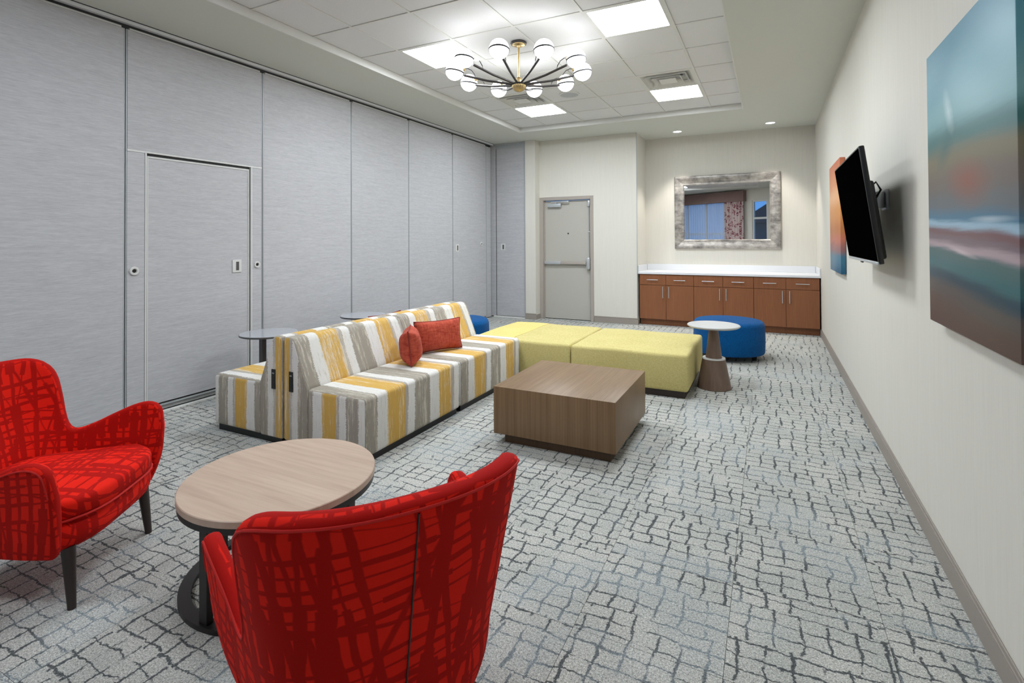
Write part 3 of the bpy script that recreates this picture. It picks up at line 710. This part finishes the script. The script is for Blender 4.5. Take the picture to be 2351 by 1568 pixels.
# local: width along x, thickness along y, height z
pillow('throw_pillow', 'rust lumbar pillow standing long side down on the striped seat', .47, .275, .13, (-2.70, 3.925, .443), (math.radians(-9), 0, math.radians(63)))
pillow('throw_pillow', 'rust pillow seen edge-on in front of the long rust pillow', .34, .275, .17, (-2.655, 3.47, .443), (math.radians(-6), 0, math.radians(124)))
pillow('throw_pillow', 'rust pillow on the sofa facing the grey partition, only its tip showing',   .46, .305, .12, (-3.41, 3.93, .443), (math.radians(-14), 0, math.radians(-90)))

# ------------------------------------------------------------------ ottomans
def ottoman(label, x0, x1, y0, y1, z, twotone=None):
    t = thing('ottoman', label, 'ottoman', ((x0 + x1) / 2, (y0 + y1) / 2, 0), 0, 'square yellow ottomans'); a, b = (x1 - x0) / 2, (y1 - y0) / 2
    bm = bmesh.new(); bbox(bm, -a, a, -b, b, .062, z, .028, 4)
    bmesh.ops.subdivide_edges(bm, edges=[e for e in bm.edges if e.calc_length() > .5], cuts=6, use_grid_fill=True)
    for v in bm.verts:
        if v.co.z > z - .03:
            u, s_ = v.co.x / a, v.co.y / b; v.co.z += .012 * max(0, 1 - u ** 4) * max(0, 1 - s_ ** 4)
        v.co.z += .003 * math.sin(v.co.x * 9 + v.co.y * 7) if v.co.z > z - .05 else 0
    finish(bm, 'cushion', 'yellow', t, 50)
    if twotone:
        c = twotone - (x0 + x1) / 2; bm = bmesh.new(); nx, ny = 6, 10; G = []
        for i in range(nx + 1):
            row = []
            for j in range(ny + 1):
                X, Y_ = -a + .02 + (c + a - .02) * i / nx, -b + .03 + (2 * b - .06) * j / ny
                row.append((X, Y_, z + .0025 + .012 * max(0, 1 - (X / a) ** 4) * max(0, 1 - (Y_ / b) ** 4) + .003 * math.sin(X * 9 + Y_ * 7)))
            G.append(row)
        T_ = [[bm.verts.new(p) for p in r] for r in G]; D_ = [[bm.verts.new((p[0], p[1], p[2] - .012)) for p in r] for r in G]
        for i in range(nx):
            for j in range(ny): bm.faces.new((T_[i][j], T_[i + 1][j], T_[i + 1][j + 1], T_[i][j + 1])); bm.faces.new((D_[i][j], D_[i][j + 1], D_[i + 1][j + 1], D_[i + 1][j]))
        for i in range(nx):
            for j in (0, ny): bm.faces.new((T_[i][j], T_[i + 1][j], D_[i + 1][j], D_[i][j]))
        for j in range(ny):
            for i in (0, nx): bm.faces.new((T_[i][j], T_[i][j + 1], D_[i][j + 1], D_[i][j]))
        p = finish(bm, 'top_panel', 'yellow2', t, 60); p['label'] = 'golden panel along one side of the top'
    box('plinth', -a + .035, a - .035, -b + .035, b - .035, 0, .0625, 'darkwood', t)
ottoman('yellow square ottoman between the other yellow ottoman and the cone table', -1.778, -.660, 4.852, 5.985, .398)
ottoman('yellow square ottoman at the end of the striped sofa', -2.912, -1.784, 4.852, 5.985, .398, -2.44)
def blue_ottoman(label, loc):
    t = thing('round_ottoman', label, 'ottoman', (*loc, 0), 0, 'round blue ottomans')
    r = .405
    lathe('cushion', [(0, .068), (r - .03, .068), (r - .008, .074), (r, .09), (r + .004, .25), (r, .40), (r - .010, .432), (r - .035, .450), (r - .08, .457), (0, .462)], 'blue', t, 64, smooth=60)
    for q in range(4):
        a = PI / 4 + q * PI / 2 + .5; x, y = .30 * math.cos(a), .30 * math.sin(a)
        bm = bmesh.new(); bbox(bm, x - .03, x + .03, y - .03, y + .03, 0, .069)
        for v in bm.verts:
            if v.co.z < .01: v.co.x = x + (v.co.x - x) * .75; v.co.y = y + (v.co.y - y) * .75
        finish(bm, 'foot', 'black', t)
blue_ottoman('round blue ottoman in front of the cherry cabinets', (-.455, 6.87)); blue_ottoman('round blue ottoman beside the grey partition beyond the striped sofa', (-3.55, 5.55))

# ------------------------------------------------------------------ tables
t = thing('coffee_table', 'square brown zebrano block coffee table on a recessed plinth', 'coffee table', (-1.335, 3.703, 0))
box('block', -.4445, .4445, -.443, .443, .067, .40, 'zebra', t, .003, 2); box('plinth', -.375, .40, -.40, .40, 0, .067, 'plinthwood', t)

t = thing('round_table', 'round pale oak table on a black double-ring frame between the red armchairs', 'table', (-1.937, 1.595, 0))
R = .397
lathe('tabletop', [(0, .425), (R - .003, .425), (R, .422), (R, .399), (R - .004, .395), (0, .395)], 'oak', t, 96)
lathe('top_ring', [(R - .004, .3945), (R - .004, .372), (R - .05, .372), (R - .05, .3945)], 'blackmetal', t, 96)
lathe('base_ring', [(R - .008, .020), (R - .008, 0), (R - .055, 0), (R - .055, .020), (R - .008, .020)], 'blackmetal', t, 96)
for q in range(4):
    a = math.radians(5) + q * PI / 2; rr = R - .032
    o = box('post', -.014, .014, -.021, .021, .020, .373, 'blackmetal', t, .002, 1); o.location = (rr * math.cos(a), rr * math.sin(a), 0); o.rotation_euler = (0, 0, a)

t = thing('pedestal_table', 'small round white-topped table on a stepped brown cone base', 'side table', (-.492, 5.385, 0))
lathe('tabletop', [(0, .612), (.236, .612), (.243, .607), (.243, .600), (.225, .588), (0, .585)], 'pale_top', t, 64)
lathe('upper_cone', [(.040, .588), (.076, .288)], 'walnutcone', t, 48); lathe('collar', [(.070, .293), (.103, .293), (.106, .285), (.106, .281)], 'white_top', t, 48)
lathe('lower_cone', [(.106, .281), (.157, .004), (.152, 0), (0, 0)], 'walnutcone', t, 48)

def laptop_table(label, loc, z):
    t = thing('side_table', label, 'side table', (*loc, 0), 0, 'slim grey side tables by the partition')
    lathe('tabletop', [(0, z), (.246, z), (.25, z - .004)], 'greytop', t, 64); lathe('top_edge', [(.25, z - .004), (.25, z - .018), (.24, z - .022), (0, z - .022)], 'greyedge', t, 64)
    box('post', -.11, -.06, -.022, .022, .012, z - .02, 'greyedge', t, .003, 1); lathe('foot', [(0, .012), (.20, .012), (.205, 0), (0, 0)], 'greyedge', t, 48)
laptop_table('slim grey round side table by the partition, level with the pass door', (-4.17, 3.29), .60)
laptop_table('slim grey round side table by the partition, farther along toward the corner', (-4.17, 4.53), .60)

# ------------------------------------------------------------------ red armchairs
def interp(tab, s):
    for (a, va), (b, vb) in zip(tab, tab[1:]):
        if s <= b:
            f = 0 if b == a else max(0, min(1, (s - a) / (b - a))); return va + (vb - va) * f
    return tab[-1][1]
def cat(tab, s):   # smooth catmull-rom through (s, v)
    n = len(tab)
    for i in range(n - 1):
        if s <= tab[i + 1][0] or i == n - 2:
            a, b = tab[i][0], tab[i + 1][0]; f = max(0, min(1, (s - a) / (b - a)))
            p1, p2 = tab[i][1], tab[i + 1][1]
            m1 = (tab[i + 1][1] - tab[i - 1][1]) / (tab[i + 1][0] - tab[i - 1][0]) if i > 0 else (p2 - p1) / (b - a) * (0 if False else 1)
            m2 = (tab[i + 2][1] - tab[i][1]) / (tab[i + 2][0] - tab[i][0]) if i < n - 2 else (p2 - p1) / (b - a)
            h = b - a; f2, f3 = f * f, f * f * f
            return (2 * f3 - 3 * f2 + 1) * p1 + (f3 - 2 * f2 + f) * h * m1 + (-2 * f3 + 3 * f2) * p2 + (f3 - f2) * h * m2
SMAX = .81
PXT = [(-.15, -.148), (0, 0), (.15, .148), (.265, .251), (.385, .301), (.55, .336), (.70, .372), (SMAX, .388)]
PYT = [(-.15, -.345), (0, -.36), (.15, -.345), (.265, -.288), (.385, -.178), (.55, -.018), (.70, .130), (SMAX, .238)]
ZTOP = [(0, .866), (.20, .866), (.27, .860), (.315, .834), (.345, .780), (.365, .690), (.385, .585), (.41, .528), (.45, .508), (.52, .526), (.60, .562), (.68, .594), (.735, .604), (.775, .594), (.798, .562), (SMAX, .49)]
def sst(x): x = max(0, min(1, x)); return x * x * (3 - 2 * x)
def shellP(s, z):
    a = abs(s); sg = 1 if s >= 0 else -1
    x, y = cat(PXT, a), cat(PYT, a)
    bk = 1 - sst((a - .30) / .16); dz = z - .42
    if dz > 0:
        y -= dz * (.20 * bk) ; x *= 1 + bk * .58 * dz
        x += (1 - bk) * .13 * dz
        y += bk * dz * .10 * (a / .3) ** 2
    else:
        q = -dz / .19; x *= 1 - .10 * q * q - .03 * q; y = y * (1 - .06 * q * q) - (0 if y > 0 else 0) + (.03 * q * q if y < 0 else -.02 * q * q)
    return Vector((x * sg, y, z))
def thick(s, z):
    a = abs(s); bk = 1 - sst((a - .30) / .16)
    return .046 + .035 * bk * max(0, (.62 - z)) / .3 + .006 * bk
def armchair(label, loc, rz):
    t = thing('armchair', label, 'armchair', loc, rz, 'red patterned armchairs')
    svals = []
    n = 90
    base = [-SMAX + 2 * SMAX * i / n for i in range(n + 1)]
    ext = [sg * v for sg in (-1, 1) for v in (.325, .335, .35, .355, .36, .37, .375, .38, .39, .40, .78, .795, .80)]
    svals = sorted(set(round(v, 4) for v in base + ext)); m = 26; ZB = .235
    bm = bmesh.new(); uvl = bm.loops.layers.uv.new('UVMap')
    O, I, UVO = [], [], []
    e = 1e-3
    def nrm(s, z):
        du = shellP(min(s + e, SMAX), z) - shellP(max(s - e, -SMAX), z); dv = shellP(s, z + e) - shellP(s, z - e)
        return du.cross(dv).normalized()     # outward (away from the sitter)
    for s in svals:
        zt = cat(ZTOP, abs(s)); ro, ri, ru = [], [], []
        for j in range(m + 1):
            f = j / m; z = ZB + (zt - ZB) * f
            P = shellP(s, z); N = nrm(s, z)
            if N.dot(Vector((P.x, P.y + .0, 0))) < 0: N = -N
            ro.append(P); ri.append(P - N * thick(s, z)); ru.append((s, z))
        O.append(ro); I.append(ri); UVO.append(ru)
    nS = len(svals)
    vo = [[bm.verts.new(p) for p in r] for r in O]; vi = [[bm.verts.new(p) for p in r] for r in I]
    uvm = {}
    for i in range(nS):
        for j in range(m + 1): uvm[vo[i][j]] = UVO[i][j]; uvm[vi[i][j]] = (UVO[i][j][0] + 4.3, UVO[i][j][1] + .7)
    def face(vs_):
        f = bm.faces.new(vs_)
        for l in f.loops: l[uvl].uv = uvm[l.vert]
    for i in range(nS - 1):
        for j in range(m):
            face((vo[i][j], vo[i + 1][j], vo[i + 1][j + 1], vo[i][j + 1])); face((vi[i][j], vi[i][j + 1], vi[i + 1][j + 1], vi[i + 1][j]))
    # rounded rim along ends and top
    loopo = [vo[0][j] for j in range(m)] + [vo[i][m] for i in range(nS)] + [vo[nS - 1][j] for j in range(m - 1, -1, -1)]
    loopi = [vi[0][j] for j in range(m)] + [vi[i][m] for i in range(nS)] + [vi[nS - 1][j] for j in range(m - 1, -1, -1)]
    mids = [(a.co + b.co) / 2 for a, b in zip(loopo, loopi)]
    L = len(loopo); prev = loopo; K = 5; rows = []
    tanv = []
    for q in range(L):
        a, b = mids[max(q - 2, 0)], mids[min(q + 2, L - 1)]; tanv.append((b - a).normalized())
    for q in range(L):
        ac = loopi[q].co - loopo[q].co
        o_ = tanv[q].cross(ac).normalized()
        col_ = []
        for c in range(1, K):
            th = PI * c / K; p = mids[q] - ac * .5 * math.cos(th) + (-o_ if True else o_) * .020 * math.sin(th)
            col_.append(p)
        rows.append((col_, o_))
    # choose bulge side: must point away from the surface (up at the top centre)
    mid_i = L // 2; flip = rows[mid_i][1].z > 0
    arc = [0.]
    for q in range(1, L): arc.append(arc[-1] + (mids[q] - mids[q - 1]).length)
    vr = []
    for q in range(L):
        ac = loopi[q].co - loopo[q].co; o_ = rows[q][1] * (1 if flip else -1); colv = [loopo[q]]
        for c in range(1, K):
            th = PI * c / K; v = bm.verts.new(mids[q] - ac * .5 * math.cos(th) + o_ * .014 * math.sin(th)); colv.append(v)
        colv.append(loopi[q]); vr.append(colv)
    for q in range(L - 1):
        for c in range(K):
            f = bm.faces.new((vr[q][c], vr[q + 1][c], vr[q + 1][c + 1], vr[q][c + 1]))
            for l in f.loops:
                for qq in (q, q + 1):
                    for cc in (c, c + 1):
                        if l.vert is vr[qq][cc]: l[uvl].uv = (9 + .014 * cc, arc[qq])
    shell = finish(bm, 'shell', 'red', t, 75)
    tube('welt', [v.co_ if False else (shellP(s, cat(ZTOP, abs(s))) + nrm(s, cat(ZTOP, abs(s))) * 0) for s in svals], .0035, 'redpipe', shell, 6)
    tube('back_seam', [shellP(0, .26 + i * .0315) + Vector((0, -.0015, 0)) for i in range(20)], .0022, 'darkwood', shell, 6)
    # seat deck and cushion
    def slab(name, z0, z1, ins, rnd, crown, front):
        bm = bmesh.new(); uvl = bm.loops.layers.uv.new('UVMap')
        pts = []
        for s in [-.75 + 1.5 * i / 40 for i in range(41)]:
            P = shellP(s, .40); pts.append((P.x * (1 - ins / .36), P.y * (1 - ins / .36) + .01))
        fx = pts[-1][0]; out = []
        for (x, y) in pts: out.append((x, y))
        nf = 14
        for i in range(1, nf):
            u = 1 - 2 * i / nf; out.append((fx * u * 1.0, front - (front - pts[-1][1]) * abs(u) ** 4))
        cxm, cym = 0, .03
        lev = [(z0, .88), (z0 + rnd * .4, .965), (z0 + rnd, 1.0), (z1 - rnd, 1.0), (z1 - rnd * .35, .985), (z1, .94), (z1 + crown * .6, .6), (z1 + crown, .25)]
        R_ = []
        for z, k_ in lev: R_.append([bm.verts.new((cxm + (x - cxm) * k_, cym + (y - cym) * k_, z)) for x, y in out])
        n_ = len(out)
        for a, b in zip(R_, R_[1:]):
            for i in range(n_): bm.faces.new((a[i], a[(i + 1) % n_], b[(i + 1) % n_], b[i]))
        bm.faces.new(R_[-1]); bm.faces.new(R_[0][::-1])
        for f in bm.faces:
            for l in f.loops: c = l.vert.co; l[uvl].uv = (c.x + 14, c.y + c.z)
        return finish(bm, name, 'red', t, 60), [(cxm + (x - cxm) * 1.0, cym + (y - cym) * 1.0, z1 - rnd * .8) for x, y in out]
    slab('seat_base', .225, .345, .035, .05, 0, .292)
    cu, edge = slab('seat_cushion', .338, .430, .050, .025, .022, .305)
    tube('welt', [(x * 1.002, y * 1.002, .352) for x, y, z in edge[40:] + edge[:1]], .005, 'redpipe', cu, 6)
    for sx in (-1, 1):
        for fx, fy, sp in ((.255, .215, .022), (.215, -.245, -.03)):
            tube('leg', [(sx * fx, fy, .24), (sx * (fx + .012), fy + sp, 0)], [.025, .0145], 'darkwood', t, 16)
    return t
armchair('red patterned armchair facing the round oak table, its seat in view', (-2.83, 1.15, 0), math.radians(-56))
armchair('red patterned armchair seen from behind, its back seam showing', (-1.06, 1.158, 0), math.radians(57))

# ------------------------------------------------------------------ window dressing and outdoors (seen in the mirror)
def wthing(o, label, cat_): return tag(wobj(o), label, cat_)
o = box('valance', 1.68, 6.0, .0, .20, 2.82, 3.21, 'valance', None, .004, 1); wthing(o, 'taupe upholstered valance over the window curtains', 'valance')
def folds(name, x0, x1, z0, z1, mat, amp, freq, y, label, cat_):
    bm = bmesh.new(); uvl = bm.loops.layers.uv.new('UVMap'); n = int((x1 - x0) * freq * 10); V = []; th = .004
    for i in range(n + 1):
        x = x0 + (x1 - x0) * i / n; d = y + amp * math.sin(2 * PI * freq * (x - x0)) + amp * .4 * math.sin(5.1 * freq * (x - x0))
        V.append([bm.verts.new((x, d, z)) for z in (z0, (z0 + z1) / 2, z1)] + [bm.verts.new((x, d - th, z)) for z in (z1, (z0 + z1) / 2, z0)])
    for a, b in zip(V, V[1:]):
        for q in range(6):
            f = bm.faces.new((a[q], b[q], b[(q + 1) % 6], a[(q + 1) % 6]))
            for l in f.loops: l[uvl].uv = (l.vert.co.x * 1.4, l.vert.co.z)
    bm.faces.new(V[0]); bm.faces.new(V[-1][::-1])
    o = finish(bm, name, mat, None, 60); return wthing(o, label, cat_)
folds('drape', 1.72, 2.5, .03, 2.816, 'floral', .03, 8, .12, 'rose patterned drape hanging beside the sheer curtain', 'curtain')
folds('sheer_curtain', 2.42, 5.85, .03, 2.816, 'sheer', .015, 9, .05, 'white sheer curtain across the wide window', 'curtain')
g = box('ground', -30, 30, -40, -.2, -.3, -.25, 'asphalt', kind='structure'); wobj(g); g['label'] = 'dark asphalt outside the windows'
t = thing('neighbour_building', 'dusk-lit neighbouring building with a dark hipped roof outside', 'building'); t.matrix_world = WM @ Matrix.Translation((2.6, -15, -.25))
box('wall', -8, 6, -4, 4, 0, 2.6, 'siding', t); prism('roof', [(-8.8, 2.6), (6.8, 2.6), (2, 5.2), (-2.5, 5.2)], 'y', -4.6, 4.6, 'roofing', t)
